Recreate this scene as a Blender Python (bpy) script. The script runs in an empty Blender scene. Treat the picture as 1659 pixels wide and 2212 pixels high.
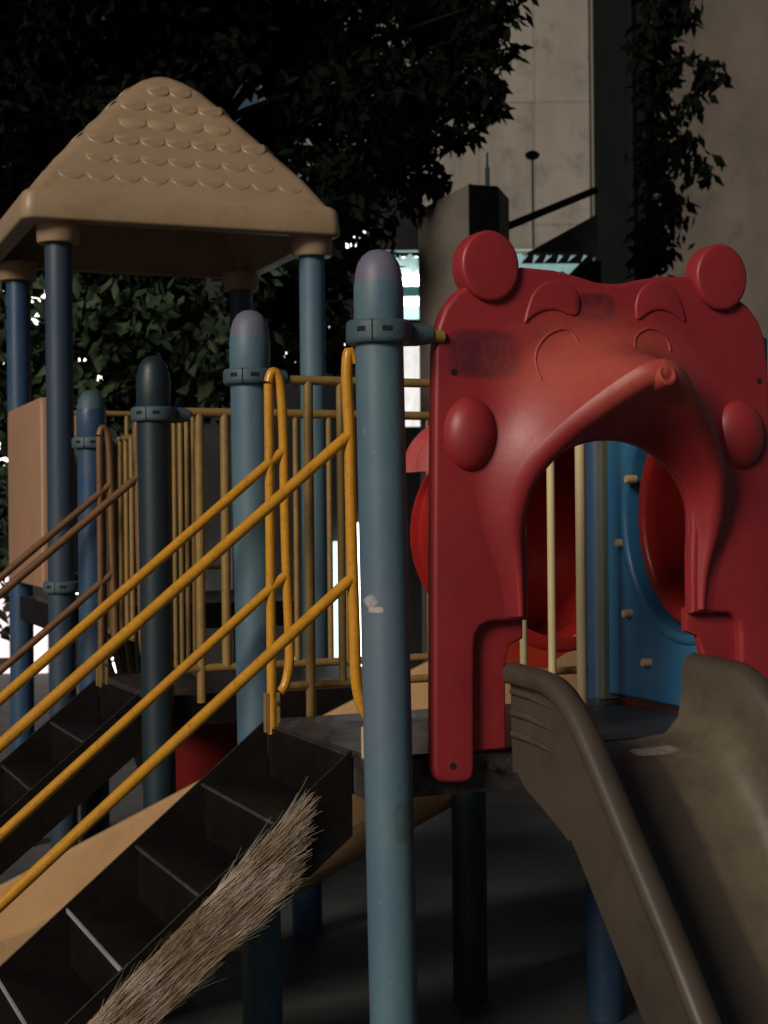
import bpy, bmesh, math, random
import numpy as np
from mathutils import Vector, Matrix
random.seed(7); RNG = np.random.default_rng(7)
S = bpy.context.scene
C = S.collection
R = math.radians

# ------------------------------------------------------------------ camera, sky, sun, exposure
EYE = Vector((0, 0, 1.6)); FOC = 3400.0; W0, H0 = 1659.0, 2212.0
ROLL = -0.010
cam = bpy.data.cameras.new('camera'); camo = bpy.data.objects.new('camera', cam); C.objects.link(camo)
cam.sensor_fit = 'HORIZONTAL'; cam.sensor_width = 36; cam.lens = 36 * FOC / W0
cam.clip_end = 500; cam.clip_start = 0.05
cam.dof.use_dof = True; cam.dof.focus_distance = 4.2; cam.dof.aperture_fstop = 7
RIGHT = Vector((math.cos(ROLL), 0, math.sin(ROLL))); UP = Vector((-math.sin(ROLL), 0, math.cos(ROLL)))
camo.matrix_world = Matrix.Translation(EYE) @ Matrix((RIGHT, UP, Vector((0, -1, 0)))).transposed().to_4x4()
S.camera = camo
SUNDIR = Vector((-0.52, -0.74, 0.43)).normalized()          # towards the light
world = bpy.data.worlds.new('World'); S.world = world; world.use_nodes = True
wn = world.node_tree.nodes; wl = world.node_tree.links
sky = wn.new('ShaderNodeTexSky'); sky.sky_type = 'NISHITA'; sky.sun_disc = False
sky.sun_elevation = math.asin(SUNDIR.z); sky.sun_rotation = math.atan2(SUNDIR.x, SUNDIR.y)
wl.new(sky.outputs[0], wn['Background'].inputs[0]); wn['Background'].inputs[1].default_value = 0.011
sl = bpy.data.lights.new('sun', 'SUN'); sl.energy = 2.1; sl.angle = R(20); sl.color = (1.0, 0.88, 0.74)
so = bpy.data.objects.new('sun', sl); C.objects.link(so)
so.rotation_euler = SUNDIR.to_track_quat('Z', 'Y').to_euler(); so.location = (-5, -6, 8)
S.view_settings.view_transform = 'Standard'; S.view_settings.look = 'None'
S.view_settings.exposure = 0.15; S.view_settings.gamma = 1.0

# ------------------------------------------------------------------ helpers
def at(px, py, Y):
    """the point at depth Y seen at photo position px, py (1659 x 2212)"""
    return EYE + Y * (Vector((0, 1, 0)) + (px - W0/2)/FOC*RIGHT + (H0/2 - py)/FOC*UP)
ROT = R(23)
E1 = Vector((math.cos(ROT), math.sin(ROT), 0)); E2 = Vector((-math.sin(ROT), math.cos(ROT), 0)); EZ = Vector((0, 0, 1))

def link(name, me, mat, parent=None, loc=None):
    o = bpy.data.objects.new(name, me); C.objects.link(o)
    if mat is not None and not me.materials: me.materials.append(mat)
    if parent is not None:
        o.parent = parent
        if loc is not None: o.location = loc
        elif parent.type == 'EMPTY': o.location = -parent.location
    elif loc is not None: o.location = loc
    return o
class MB:
    def __init__(s): s.v = []; s.f = []
    def add(s, v, f):
        n = len(s.v); s.v += [tuple(p) for p in v]; s.f += [tuple(i + n for i in q) for q in f]; return s
    def box(s, c, a, b, d):
        """oriented box: centre, three half-axis vectors"""
        c, a, b, d = map(Vector, (c, a, b, d)); v = []
        for x in (-1, 1):
            for y in (-1, 1):
                for z in (-1, 1): v.append(c + a*x + b*y + d*z)
        f = [(0,1,3,2),(4,6,7,5),(0,4,5,1),(2,3,7,6),(0,2,6,4),(1,5,7,3)]
        if a.cross(b).dot(d) < 0: f = [q[::-1] for q in f]
        return s.add(v, f)
    def tube(s, pts, r, n=12, caps=True):
        pts = [Vector(p) for p in pts]; k = len(pts); rr = r if isinstance(r, (list, tuple)) else [r]*k
        up = Vector((0.123, 0.31, 0.94)); v = []; f = []
        for i, p in enumerate(pts):
            t = (pts[min(i+1, k-1)] - pts[max(i-1, 0)]).normalized()
            a = t.cross(up)
            if a.length < 1e-3: a = t.cross(Vector((1, 0, 0)))
            a.normalize(); b = t.cross(a).normalized(); up = -b if b.dot(up) < 0 else b
            up = a.cross(t).normalized(); 
            for j in range(n):
                an = 2*math.pi*j/n; v.append(p + (a*math.cos(an) + up*math.sin(an))*rr[i])
        for i in range(k-1):
            for j in range(n):
                q = (i*n + j, i*n + (j+1) % n, (i+1)*n + (j+1) % n, (i+1)*n + j); f.append(q)
        if caps: f.append(tuple(range(n))[::-1]); f.append(tuple((k-1)*n + j for j in range(n)))
        return s.add(v, f)
    def lathe(s, base, prof, n=28, axis=None):
        base = Vector(base); ax = Vector(axis).normalized() if axis is not None else EZ
        a = ax.orthogonal().normalized(); b = ax.cross(a); v = []; f = []
        for (r, z) in prof:
            for j in range(n):
                an = 2*math.pi*j/n; v.append(base + ax*z + (a*math.cos(an) + b*math.sin(an))*max(r, 1e-4))
        for i in range(len(prof)-1):
            for j in range(n): f.append((i*n + j, i*n + (j+1) % n, (i+1)*n + (j+1) % n, (i+1)*n + j))
        f.append(tuple(range(n))[::-1]); f.append(tuple((len(prof)-1)*n + j for j in range(n)))
        return s.add(v, f)
    def loft(s, rows, closed=False):
        n = len(rows[0]); v = [p for r in rows for p in r]; f = []
        for i in range(len(rows)-1):
            for j in range(n if closed else n-1):
                f.append((i*n + j, i*n + (j+1) % n, (i+1)*n + (j+1) % n, (i+1)*n + j))
        return s.add(v, f)
    def mesh(s, name, smooth=True, angle=38):
        me = bpy.data.meshes.new(name); me.from_pydata(s.v, [], s.f); me.update()
        bm = bmesh.new(); bm.from_mesh(me); bmesh.ops.recalc_face_normals(bm, faces=bm.faces); bm.to_mesh(me); bm.free()
        if smooth:
            me.polygons.foreach_set('use_smooth', [True]*len(me.polygons)); me.set_sharp_from_angle(angle=R(angle))
        return me
    def build(s, name, mat, parent=None, smooth=True, angle=38): return link(name, s.mesh(name, smooth, angle), mat, parent)

def plate(name, loops, frame, thick, bevel, mat, parent=None, res=3):
    """flat plate with rounded edges: loops of (u,v) closed polygons (first outer, rest holes); frame = 4x4, local z = front"""
    cu = bpy.data.curves.new(name, 'CURVE'); cu.dimensions = '2D'; cu.fill_mode = 'BOTH'
    cu.extrude = max(thick/2 - bevel, 0.0005); cu.bevel_depth = bevel; cu.bevel_resolution = res; cu.offset = -bevel
    for lp in loops:
        sp = cu.splines.new('POLY'); sp.points.add(len(lp)-1); sp.use_cyclic_u = True
        for p, q in zip(sp.points, lp): p.co = (q[0], q[1], 0, 1)
    o = bpy.data.objects.new(name, cu); C.objects.link(o)
    dg = bpy.context.evaluated_depsgraph_get(); me = bpy.data.meshes.new_from_object(o.evaluated_get(dg))
    bpy.data.objects.remove(o); bpy.data.curves.remove(cu); me.name = name
    me.transform(frame); bm = bmesh.new(); bm.from_mesh(me); bmesh.ops.remove_doubles(bm, verts=bm.verts, dist=1e-5)
    bmesh.ops.recalc_face_normals(bm, faces=bm.faces); bm.to_mesh(me); bm.free()
    me.polygons.foreach_set('use_smooth', [True]*len(me.polygons)); me.set_sharp_from_angle(angle=R(40))
    me.materials.clear()
    return link(name, me, mat, parent)
def smooth_loop(p, it=2, closed=True):
    p = [Vector((a[0], a[1])) for a in p]
    for _ in range(it):
        q = []
        for i in range(len(p)):
            a, b = p[i], p[(i+1) % len(p)]; q += [a*0.75 + b*0.25, a*0.25 + b*0.75]
        p = q
    return [(a.x, a.y) for a in p]
def catmull(p, n=8):
    p = [Vector(a) for a in p]; out = []
    for i in range(len(p)-1):
        a, b, c, d = p[max(i-1, 0)], p[i], p[i+1], p[min(i+2, len(p)-1)]
        for k in range(n):
            t = k/n; out.append(0.5*((2*b) + (c-a)*t + (2*a-5*b+4*c-d)*t*t + (-a+3*b-3*c+d)*t**3))
    out.append(p[-1]); return out
def frame(o, x, y, z): return Matrix((x, y, z)).transposed().to_4x4().copy() if o is None else Matrix.Translation(o) @ Matrix((x, y, z)).transposed().to_4x4()
def thing(name, label, cat, loc, group=None):
    o = bpy.data.objects.new(name, None); C.objects.link(o); o.location = loc; o.empty_display_size = 0.1
    o['label'] = label; o['category'] = cat
    if group: o['group'] = group
    return o
def tag(o, label=None, cat=None, group=None, kind=None):
    for k, x in (('label', label), ('category', cat), ('group', group), ('kind', kind)):
        if x: o[k] = x
    return o
def copy_tree(o, parent=None):
    c = o.copy(); C.objects.link(c); c.parent = parent
    for ch in list(o.children): copy_tree(ch, c)
    return c

# ------------------------------------------------------------------ materials
def mat(name, c1, c2=None, rough=0.5, scale=6.0, detail=5, bump=0.0, bscale=60, metal=0.0, spread=(0.35, 0.65), emit=None, estr=0, stretch=None, spec=0.5, dirt=None, dirt_amt=0.5, trans=0.0):
    m = bpy.data.materials.new(name); m.use_nodes = True; nt = m.node_tree; N = nt.nodes; L = nt.links
    b = N['Principled BSDF']; b.inputs['Roughness'].default_value = rough; b.inputs['Metallic'].default_value = metal
    b.inputs['Specular IOR Level'].default_value = spec
    tc = N.new('ShaderNodeTexCoord'); src = tc.outputs['Object']
    if stretch:
        mp = N.new('ShaderNodeMapping'); mp.inputs['Scale'].default_value = stretch; L.new(src, mp.inputs[0]); src = mp.outputs[0]
    col = None
    if c2:
        nz = N.new('ShaderNodeTexNoise'); nz.inputs['Scale'].default_value = scale; nz.inputs['Detail'].default_value = detail; nz.inputs['Roughness'].default_value = 0.62
        L.new(src, nz.inputs[0]); rp = N.new('ShaderNodeMapRange'); rp.inputs[1].default_value = spread[0]; rp.inputs[2].default_value = spread[1]
        L.new(nz.outputs[0], rp.inputs[0]); mx = N.new('ShaderNodeMix'); mx.data_type = 'RGBA'
        mx.inputs[6].default_value = (*c1, 1); mx.inputs[7].default_value = (*c2, 1); L.new(rp.outputs[0], mx.inputs[0]); col = mx.outputs[2]
        rr = N.new('ShaderNodeMapRange'); rr.inputs[3].default_value = max(rough-0.12, 0.05); rr.inputs[4].default_value = min(rough+0.15, 1)
        L.new(nz.outputs[0], rr.inputs[0]); L.new(rr.outputs[0], b.inputs['Roughness'])
    else:
        b.inputs['Base Color'].default_value = (*c1, 1)
    if dirt and col:
        n2 = N.new('ShaderNodeTexNoise'); n2.inputs['Scale'].default_value = scale*3.1; n2.inputs['Detail'].default_value = 8; n2.inputs['Roughness'].default_value = 0.7
        L.new(tc.outputs['Object'], n2.inputs[0]); r2 = N.new('ShaderNodeMapRange'); r2.inputs[1].default_value = 0.52; r2.inputs[2].default_value = 0.72; r2.inputs[4].default_value = dirt_amt
        L.new(n2.outputs[0], r2.inputs[0]); m2 = N.new('ShaderNodeMix'); m2.data_type = 'RGBA'; m2.inputs[7].default_value = (*dirt, 1)
        L.new(r2.outputs[0], m2.inputs[0]); L.new(col, m2.inputs[6]); col = m2.outputs[2]
    if col: L.new(col, b.inputs['Base Color'])
    if bump:
        n3 = N.new('ShaderNodeTexNoise'); n3.inputs['Scale'].default_value = bscale; n3.inputs['Detail'].default_value = 6; L.new(src, n3.inputs[0])
        bp = N.new('ShaderNodeBump'); bp.inputs['Strength'].default_value = bump; bp.inputs['Distance'].default_value = 0.01
        L.new(n3.outputs[0], bp.inputs['Height']); L.new(bp.outputs[0], b.inputs['Normal'])
    if emit:
        b.inputs['Emission Color'].default_value = (*emit, 1); b.inputs['Emission Strength'].default_value = estr
    if trans:
        b.inputs['Transmission Weight'].default_value = trans
    m['col'] = 1
    return m
M = {}
M['blue'] = mat('blue_faded_paint', (0.095, 0.170, 0.197), (0.064, 0.128, 0.195), 0.5, 5.5, bump=0.10, bscale=45, dirt=(0.11, 0.13, 0.18), dirt_amt=0.4, stretch=(1, 1, 0.45))
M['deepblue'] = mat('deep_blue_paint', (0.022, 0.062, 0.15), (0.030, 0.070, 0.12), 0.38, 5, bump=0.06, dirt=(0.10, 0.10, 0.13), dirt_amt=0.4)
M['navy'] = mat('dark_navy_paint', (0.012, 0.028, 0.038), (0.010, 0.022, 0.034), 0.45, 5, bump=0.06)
M['slate'] = mat('slate_blue_paint', (0.030, 0.052, 0.082), (0.022, 0.045, 0.085), 0.5, 3, bump=0.06)
M['clamp'] = mat('grey_blue_clamp', (0.060, 0.105, 0.130), (0.045, 0.080, 0.105), 0.55, 12, bump=0.10, bscale=80)
M['cap'] = mat('faded_pink_cap', (0.17, 0.13, 0.19), (0.11, 0.14, 0.20), 0.5, 9, bump=0.06)
M['dark'] = mat('dark_recess', (0.008, 0.007, 0.007), None, 0.9)
M['orange'] = mat('orange_yellow_paint', (0.62, 0.30, 0.026), (0.53, 0.245, 0.022), 0.27, 22, bump=0.08, bscale=120, dirt=(0.13, 0.05, 0.015), dirt_amt=0.5)
M['shaderail'] = mat('shaded_orange_paint', (0.19, 0.095, 0.035), (0.13, 0.065, 0.03), 0.45, 14, bump=0.06, dirt=(0.05, 0.03, 0.02))  # orange handrail colour browned, shade put into the paint
M['mustard'] = mat('mustard_paint', (0.30, 0.19, 0.06), (0.22, 0.145, 0.05), 0.38, 14, bump=0.05, dirt=(0.10, 0.06, 0.02))
M['cream'] = mat('cream_paint', (0.72, 0.60, 0.33), (0.66, 0.54, 0.30), 0.4, 10, bump=0.04)
M['black'] = mat('black_coated_metal', (0.0065, 0.0055, 0.0055), (0.009, 0.007, 0.007), 0.45, 9, spec=0.22, bump=0.12, bscale=70, dirt=(0.016, 0.011, 0.010), dirt_amt=0.6)
M['deck'] = mat('worn_dark_deck', (0.045, 0.039, 0.039), (0.028, 0.024, 0.024), 0.40, 11, bump=0.15, bscale=70, dirt=(0.17, 0.15, 0.15), dirt_amt=0.5)
M['steel'] = mat('worn_steel_edge', (0.45, 0.45, 0.46), (0.25, 0.24, 0.24), 0.3, 20, metal=0.9)
M['glint'] = mat('painted_glint_metal', (0.75, 0.75, 0.76), (0.6, 0.6, 0.62), 0.3, 20, metal=0.5)  # nosing steel brightened, a glint painted onto the lower treads
M['tan'] = mat('tan_plastic', (0.52, 0.325, 0.16), (0.46, 0.28, 0.135), 0.46, 3, bump=0.05, bscale=40, dirt=(0.24, 0.16, 0.09), dirt_amt=0.35)
M['tanroof'] = mat('tan_roof_plastic', (0.36, 0.255, 0.160), (0.31, 0.215, 0.130), 0.42, 3, bump=0.06, bscale=40, dirt=(0.22, 0.15, 0.085), dirt_amt=0.5)
M['tanpanel'] = mat('tan_pink_panel', (0.40, 0.22, 0.15), (0.33, 0.20, 0.12), 0.5, 4, bump=0.05)
M['redplain'] = mat('red_plastic_plain', (0.42, 0.022, 0.02), (0.36, 0.02, 0.018), 0.3, 4, bump=0.03)
M['redglow'] = mat('red_plastic_painted_glow', (0.50, 0.055, 0.012), (0.42, 0.03, 0.012), 0.4, 4, bump=0.03)  # red plastic, orange put into the colour for light shining through
M['redpink'] = mat('faded_red_plastic', (0.50, 0.13, 0.12), (0.42, 0.06, 0.06), 0.45, 6, bump=0.04)
M['darkred'] = mat('dark_red_plastic', (0.22, 0.012, 0.012), (0.16, 0.010, 0.010), 0.5, 4)
M['bluepanel'] = mat('bright_blue_plastic', (0.025, 0.15, 0.36), (0.035, 0.17, 0.30), 0.4, 5, bump=0.05, dirt=(0.06, 0.16, 0.2), dirt_amt=0.5)
M['greengrey'] = mat('grey_green_edge', (0.10, 0.115, 0.09), (0.08, 0.09, 0.075), 0.55, 8, bump=0.05)
M['peg'] = mat('pale_peg', (0.62, 0.46, 0.26), (0.52, 0.38, 0.22), 0.5, 30)
M['straw'] = mat('dry_straw', (0.46, 0.37, 0.31), (0.22, 0.16, 0.09), 0.85, 7, 3, spread=(0.38, 0.58), dirt=(0.09, 0.06, 0.035), dirt_amt=0.7)
M['straw2'] = mat('dry_straw_dull', (0.24, 0.185, 0.14), (0.13, 0.095, 0.06), 0.85, 20)
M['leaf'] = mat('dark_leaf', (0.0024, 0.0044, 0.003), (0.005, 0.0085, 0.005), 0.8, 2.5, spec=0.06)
M['leaflit'] = mat('lit_green_leaf', (0.022, 0.042, 0.022), (0.045, 0.068, 0.034), 0.6, 3.0, spec=0.2)  # leaf green lightened to stand for light from behind
M['bark'] = mat('bark', (0.012, 0.010, 0.008), (0.007, 0.006, 0.005), 0.9, 12, spec=0.05, bump=0.6, bscale=25)
M['ground'] = mat('worn_asphalt', (0.045, 0.048, 0.048), (0.11, 0.115, 0.112), 0.8, 0.9, 9, bump=0.35, bscale=30, stretch=(0.9, 4.0, 1), spread=(0.3, 0.72), dirt=(0.02, 0.022, 0.024), dirt_amt=0.8)
M['concrete'] = mat('stained_concrete', (0.285, 0.262, 0.232), (0.19, 0.174, 0.155), 0.85, 0.6, 9, bump=0.35, bscale=14, stretch=(1.6, 1.6, 0.38), spread=(0.36, 0.68), dirt=(0.095, 0.088, 0.08), dirt_amt=0.75)
M['concrete2'] = mat('patched_concrete', (0.275, 0.253, 0.224), (0.18, 0.165, 0.147), 0.9, 0.8, 9, bump=0.35, bscale=14, stretch=(2.2, 2.2, 0.25), spread=(0.36, 0.66), dirt=(0.09, 0.083, 0.075), dirt_amt=0.8)
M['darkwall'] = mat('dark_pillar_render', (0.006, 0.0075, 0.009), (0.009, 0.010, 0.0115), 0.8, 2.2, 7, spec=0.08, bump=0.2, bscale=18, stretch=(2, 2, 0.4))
M['brownwall'] = mat('brown_grey_render', (0.115, 0.095, 0.077), (0.075, 0.064, 0.056), 0.9, 0.7, 8, bump=0.3, bscale=12, stretch=(1.2, 1.2, 0.6), dirt=(0.05, 0.042, 0.036), dirt_amt=0.7)
M['block'] = mat('grey_brown_block', (0.16, 0.14, 0.116), (0.12, 0.104, 0.088), 0.85, 3, 7, bump=0.3, bscale=20, dirt=(0.035, 0.03, 0.026))
M['whitewall'] = mat('whitewashed_wall', (0.60, 0.57, 0.56), (0.42, 0.39, 0.38), 0.9, 5, 8, bump=0.3, bscale=20, stretch=(2, 2, 0.7))
M['corrug'] = mat('green_sheet_added_glow', (0.40, 0.58, 0.55), (0.30, 0.46, 0.44), 0.5, 5, emit=(0.5, 0.8, 0.76), estr=0.35)  # emission stands in for lamp light coming through the sheet
M['mint'] = mat('mint_board', (0.25, 0.47, 0.43), (0.20, 0.40, 0.37), 0.6, 6)
M['lampwhite'] = mat('lit_lamp_white', (0.9, 0.9, 0.9), None, 0.5, emit=(0.90, 0.97, 1.0), estr=9)
M['litwhite'] = mat('lit_window_white', (0.8, 0.8, 0.8), None, 0.5, emit=(1.0, 0.97, 0.95), estr=3.5)
M['litmint'] = mat('lit_window_mint', (0.6, 0.8, 0.75), None, 0.5, emit=(0.55, 0.86, 0.80), estr=1.25)
M['litpink'] = mat('lit_window_pink', (0.8, 0.6, 0.6), None, 0.5, emit=(1.0, 0.80, 0.86), estr=0.85)
M['glowwall'] = mat('glowing_whitewash', (0.6, 0.58, 0.57), (0.4, 0.38, 0.37), 0.7, 7, stretch=(2, 2, 0.7))  # whitewashed wall that glows in place of lamp light falling on it
_n = M['glowwall'].node_tree; _b = _n.nodes['Principled BSDF']; _n.links.new(_b.inputs['Base Color'].links[0].from_socket, _b.inputs['Emission Color']); _b.inputs['Emission Strength'].default_value = 1.5
M['shopwall'] = mat('dark_shop_wall', (0.02, 0.021, 0.021), (0.012, 0.013, 0.014), 0.9, 2)

def red_face_material():
    m = mat('red_face_plastic', (0.315, 0.024, 0.030), (0.255, 0.020, 0.028), 0.44, 5, bump=0.05, bscale=45, dirt=(0.26, 0.035, 0.04), dirt_amt=0.5)
    return m
M['red'] = red_face_material()
M['slide'] = mat('dirty_grey_beige_plastic', (0.074, 0.059, 0.046), (0.050, 0.040, 0.031), 0.44, 2.6, 7, bump=0.06, bscale=35, dirt=(0.036, 0.03, 0.023), dirt_amt=0.6)

def add_stain_patch(m, spots, colour, power=4, fade=(0.45, 1.25)):
    """wear marks and colour patches with a shape of their own: (centre, radii, axis-x, axis-y, amount) in object space, broken up by noise"""
    nt = m.node_tree; N = nt.nodes; L = nt.links; b = N['Principled BSDF']; src = b.inputs['Base Color'].links[0].from_socket
    tc = N.new('ShaderNodeTexCoord')
    for (c, rx, ry, ax, ay, amt, nsc) in spots:
        sb = N.new('ShaderNodeVectorMath'); sb.operation = 'SUBTRACT'; sb.inputs[1].default_value = c; L.new(tc.outputs['Object'], sb.inputs[0])
        ds = []
        for a, r_ in ((ax, rx), (ay, ry)):
            d = N.new('ShaderNodeVectorMath'); d.operation = 'DOT_PRODUCT'; d.inputs[1].default_value = a; L.new(sb.outputs[0], d.inputs[0])
            q = N.new('ShaderNodeMath'); q.operation = 'DIVIDE'; q.inputs[1].default_value = r_; L.new(d.outputs['Value'], q.inputs[0])
            p = N.new('ShaderNodeMath'); p.operation = 'POWER'; p.inputs[1].default_value = power; ab = N.new('ShaderNodeMath'); ab.operation = 'ABSOLUTE'
            L.new(q.outputs[0], ab.inputs[0]); L.new(ab.outputs[0], p.inputs[0]); ds.append(p.outputs[0])
        s = N.new('ShaderNodeMath'); s.operation = 'ADD'; L.new(ds[0], s.inputs[0]); L.new(ds[1], s.inputs[1])
        nz = N.new('ShaderNodeTexNoise'); nz.inputs['Scale'].default_value = nsc; nz.inputs['Detail'].default_value = 6; nz.inputs['Roughness'].default_value = 0.7; L.new(tc.outputs['Object'], nz.inputs[0])
        k = N.new('ShaderNodeMapRange'); k.inputs[1].default_value = fade[0]; k.inputs[2].default_value = fade[1]; k.inputs[3].default_value = 1; k.inputs[4].default_value = 0; L.new(s.outputs[0], k.inputs[0])
        n2 = N.new('ShaderNodeMapRange'); n2.inputs[1].default_value = 0.18; n2.inputs[2].default_value = 0.56; L.new(nz.outputs[0], n2.inputs[0])
        mu = N.new('ShaderNodeMath'); mu.operation = 'MULTIPLY'; L.new(k.outputs[0], mu.inputs[0]); L.new(n2.outputs[0], mu.inputs[1])
        m2 = N.new('ShaderNodeMath'); m2.operation = 'MULTIPLY'; m2.inputs[1].default_value = amt; L.new(mu.outputs[0], m2.inputs[0])
        mx = N.new('ShaderNodeMix'); mx.data_type = 'RGBA'; mx.inputs[7].default_value = (*colour, 1); L.new(m2.outputs[0], mx.inputs[0]); L.new(src, mx.inputs[6]); src = mx.outputs[2]
    L.new(src, b.inputs['Base Color'])

# ------------------------------------------------------------------ ground
g = MB()
nx, ny = 60, 60
rows = []
for j in range(ny+1):
    y = -40 + 160*(j/ny); rows.append([Vector((-80 + 160*i/nx, y, 0)) for i in range(nx+1)])
g.loft(rows); tag(g.build('ground', M['ground']), kind='structure')

# ------------------------------------------------------------------ posts
PR = 0.057
def post(parent, p, top, clamps=(), m=None, lean=0.0, cap=True, capm=None, bottom=0.0):
    """a round steel post with its domed cap and clamp rings"""
    m = m or M['blue']; p = Vector((p[0], p[1], 0)); z1 = top - 0.20 if cap else top
    k = 9; sh = lambda z: Vector((-(z - 1.6)*lean, 0, 0))
    b = MB(); zs = [bottom + (z1 - bottom)*i/k for i in range(k+1)]
    b.tube([p + sh(z) + EZ*z for z in zs], PR, 28); o = b.build('post', m, parent)
    if cap:
        c = MB().lathe(p + sh(z1) + EZ*(z1 - 0.012), [(PR*0.98, 0), (PR*1.03, 0.004), (PR*1.035, 0.13), (PR*1.0, 0.145)], 28)
        c.build('cap_sleeve', m, o)
        d = MB().lathe(p + sh(z1) + EZ*(z1 + 0.133), [(PR*0.995, 0), (PR*0.97, 0.018), (PR*0.86, 0.043), (PR*0.66, 0.062), (PR*0.4, 0.073), (PR*0.12, 0.077), (0, 0.077)], 28)
        d.build('cap_dome', capm or M['cap'], o)
    for (z, h, arms) in clamps:
        q = p + sh(z) + EZ*(z - h/2); r0 = PR*1.36
        MB().lathe(q, [(PR*1.02, 0), (r0*0.93, 0.001), (r0*0.985, 0.005), (r0, 0.012), (r0, h-0.012), (r0*0.985, h-0.005), (r0*0.93, h-0.001), (PR*1.02, h)], 32).build('clamp', M['clamp'], o)
        for a, ln in arms:
            a = Vector(a).normalized(); s = q + EZ*h/2
            MB().tube([s + a*PR, s + a*(PR + ln*0.55), s + a*(PR + ln)], [0.030, 0.028, 0.022], 16).build('clamp_arm', M['clamp'], o)
        for sgn in (-0.55, 0.25):
            dr = Vector((math.sin(sgn), -math.cos(sgn), 0)); sd = Vector((math.cos(sgn), math.sin(sgn), 0))
            MB().box(q + EZ*h*0.56 + dr*(r0-0.003), sd*0.011, dr*0.004, EZ*0.0055).build('slot', M['dark'], o)
        dr = Vector((math.sin(-0.2), -math.cos(-0.2), 0)); sd = Vector((math.cos(0.2), -math.sin(0.2), 0))
        MB().box(q + EZ*h*0.5 + dr*(r0-0.001), sd*0.0014, dr*0.002, EZ*h*0.42).build('slot', M['dark'], o)
    return o
def xy(px, Y): v = at(px, 1106, Y); return Vector((v.x, v.y, 0))
PA, PB, PD, PE = xy(827, 3.69), xy(546, 4.51), xy(335, 5.44), xy(199, 6.25)
def zat(py, Y): return 1.6 + (H0/2 - py)/FOC*Y

DECK = 1.015
# ---- slide platform -------------------------------------------------------
plat = thing('slide_platform', 'dark deck on blue posts carrying the red face panel and slide', 'play platform', (PA.x, PA.y, 0))
PC = PA + E1*1.165; PG = PB + E1*1.15
post(plat, PA, 2.205, [(2.02, 0.055, [(E1 + EZ*0.0, 0.075)])], lean=0.012)
post(plat, PB, 2.172, [(1.99, 0.045, [(E1, 0.05)])], lean=0.010)
post(plat, PC + E1*0.075, 2.19, [(2.02, 0.055, [(-E1, 0.05)])])
post(plat, PG, 2.17, [(1.99, 0.045, [(-E1, 0.05)])], m=M['deepblue'])
# deck sheet with rim
fr = lambda a, b, z: PA + E1*a + E2*b + EZ*z
d = MB(); d.box(fr(0.585, 0.46, DECK-0.012), E1*0.59, E2*0.39, EZ*0.012); d.build('deck_floor', M['deck'], plat, smooth=False)
for i, (c, a, b, hz) in enumerate([(fr(0.585, 0.062, DECK-0.055), E1*0.60, E2*0.006, 0.046), (fr(0.585, 0.857, DECK-0.055), E1*0.60, E2*0.006, 0.046),
                                   (fr(-0.012, 0.43, DECK-0.055), E1*0.006, E2*0.42, 0.046), (fr(1.182, 0.43, DECK-0.055), E1*0.006, E2*0.42, 0.046)]):
    MB().box(c, a, b, EZ*hz).build('deck_beam', M['deck'], plat, smooth=False)
for px, py in ((1062, 1655), (1180, 1650)):
    q = at(px, py, 3.84); MB().lathe(q - E2*0.0, [(0.009, -0.03), (0.009, 0.012)], 14, axis=-E2).build('bolt_hole', M['dark'], plat)
for q, z in ((at(1012, 1700, 5.15), 0), (at(1338, 1700, 6.4), 0)):
    MB().tube([Vector((q.x, q.y, 0)), Vector((q.x, q.y, DECK-0.05))], PR, 24).build('support_post', M['navy'] if q.x < 0.5 else M['deepblue'], plat)
# top stub rail between A and the panel
MB().tube([PA + E1*0.10 + EZ*2.02, PA + E1*0.16 + EZ*2.016], 0.015, 14).build('stub_rail', M['mustard'], plat)

def railing(name, parent, p0, p1, zt, zb, bars, m, r=0.0135, rb=0.0125, feet=()):
    """framed rail: top and bottom tubes with upright bars at fractions along it"""
    p0, p1 = Vector((p0[0], p0[1], 0)), Vector((p1[0], p1[1], 0)); a = (p1-p0).normalized()
    o = MB().tube([p0 + EZ*zt, p1 + EZ*zt], r, 14).build(name, m, parent)
    MB().tube([p0 + EZ*zb, p1 + EZ*zb], r*0.9, 14).build('bottom_rail', m, o)
    for i, (f, rr) in enumerate(bars):
        q = p0.lerp(p1, f); low = zb if i not in feet else zb - 0.12
        MB().tube([q + EZ*low, q + EZ*zt], rr, 12).build('bar', m, o)
    return o
def online(p, d, px):
    """distance along the line p + d*t where it crosses photo column px"""
    k = (px - W0/2)/FOC; return (k*p.y - p.x)/(d.x - k*d.y)
ln = lambda p, px, tot: online(p, E1, px)/tot
L1 = 1.15
railing('railing', plat, PB + E1*0.10, PB + E1*(L1-0.06), 1.985, 1.10,
        [((online(PB, E1, px)-0.10)/(L1-0.16), rr) for px, rr in ((668, 0.0145), (737, 0.012), (980, 0.012), (1060, 0.012))], M['mustard'], feet=(0,))
# cream uprights inside the deck
for px, Y, rr in ((1129, 5.0, 0.012), (1191, 4.82, 0.0125), (1255, 4.6, 0.0155)):
    q = at(px, 1200, Y); MB().tube([Vector((q.x, q.y, DECK-0.02)), Vector((q.x, q.y, 1.95))], rr, 16).build('upright_bar', M['cream'], plat)
# bracket beside post A
q = at(788, 1620, 3.80); MB().box(q, E1*0.004, E2*0.012, EZ*0.055).build('bracket', M['peg'], plat, smooth=False)

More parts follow.
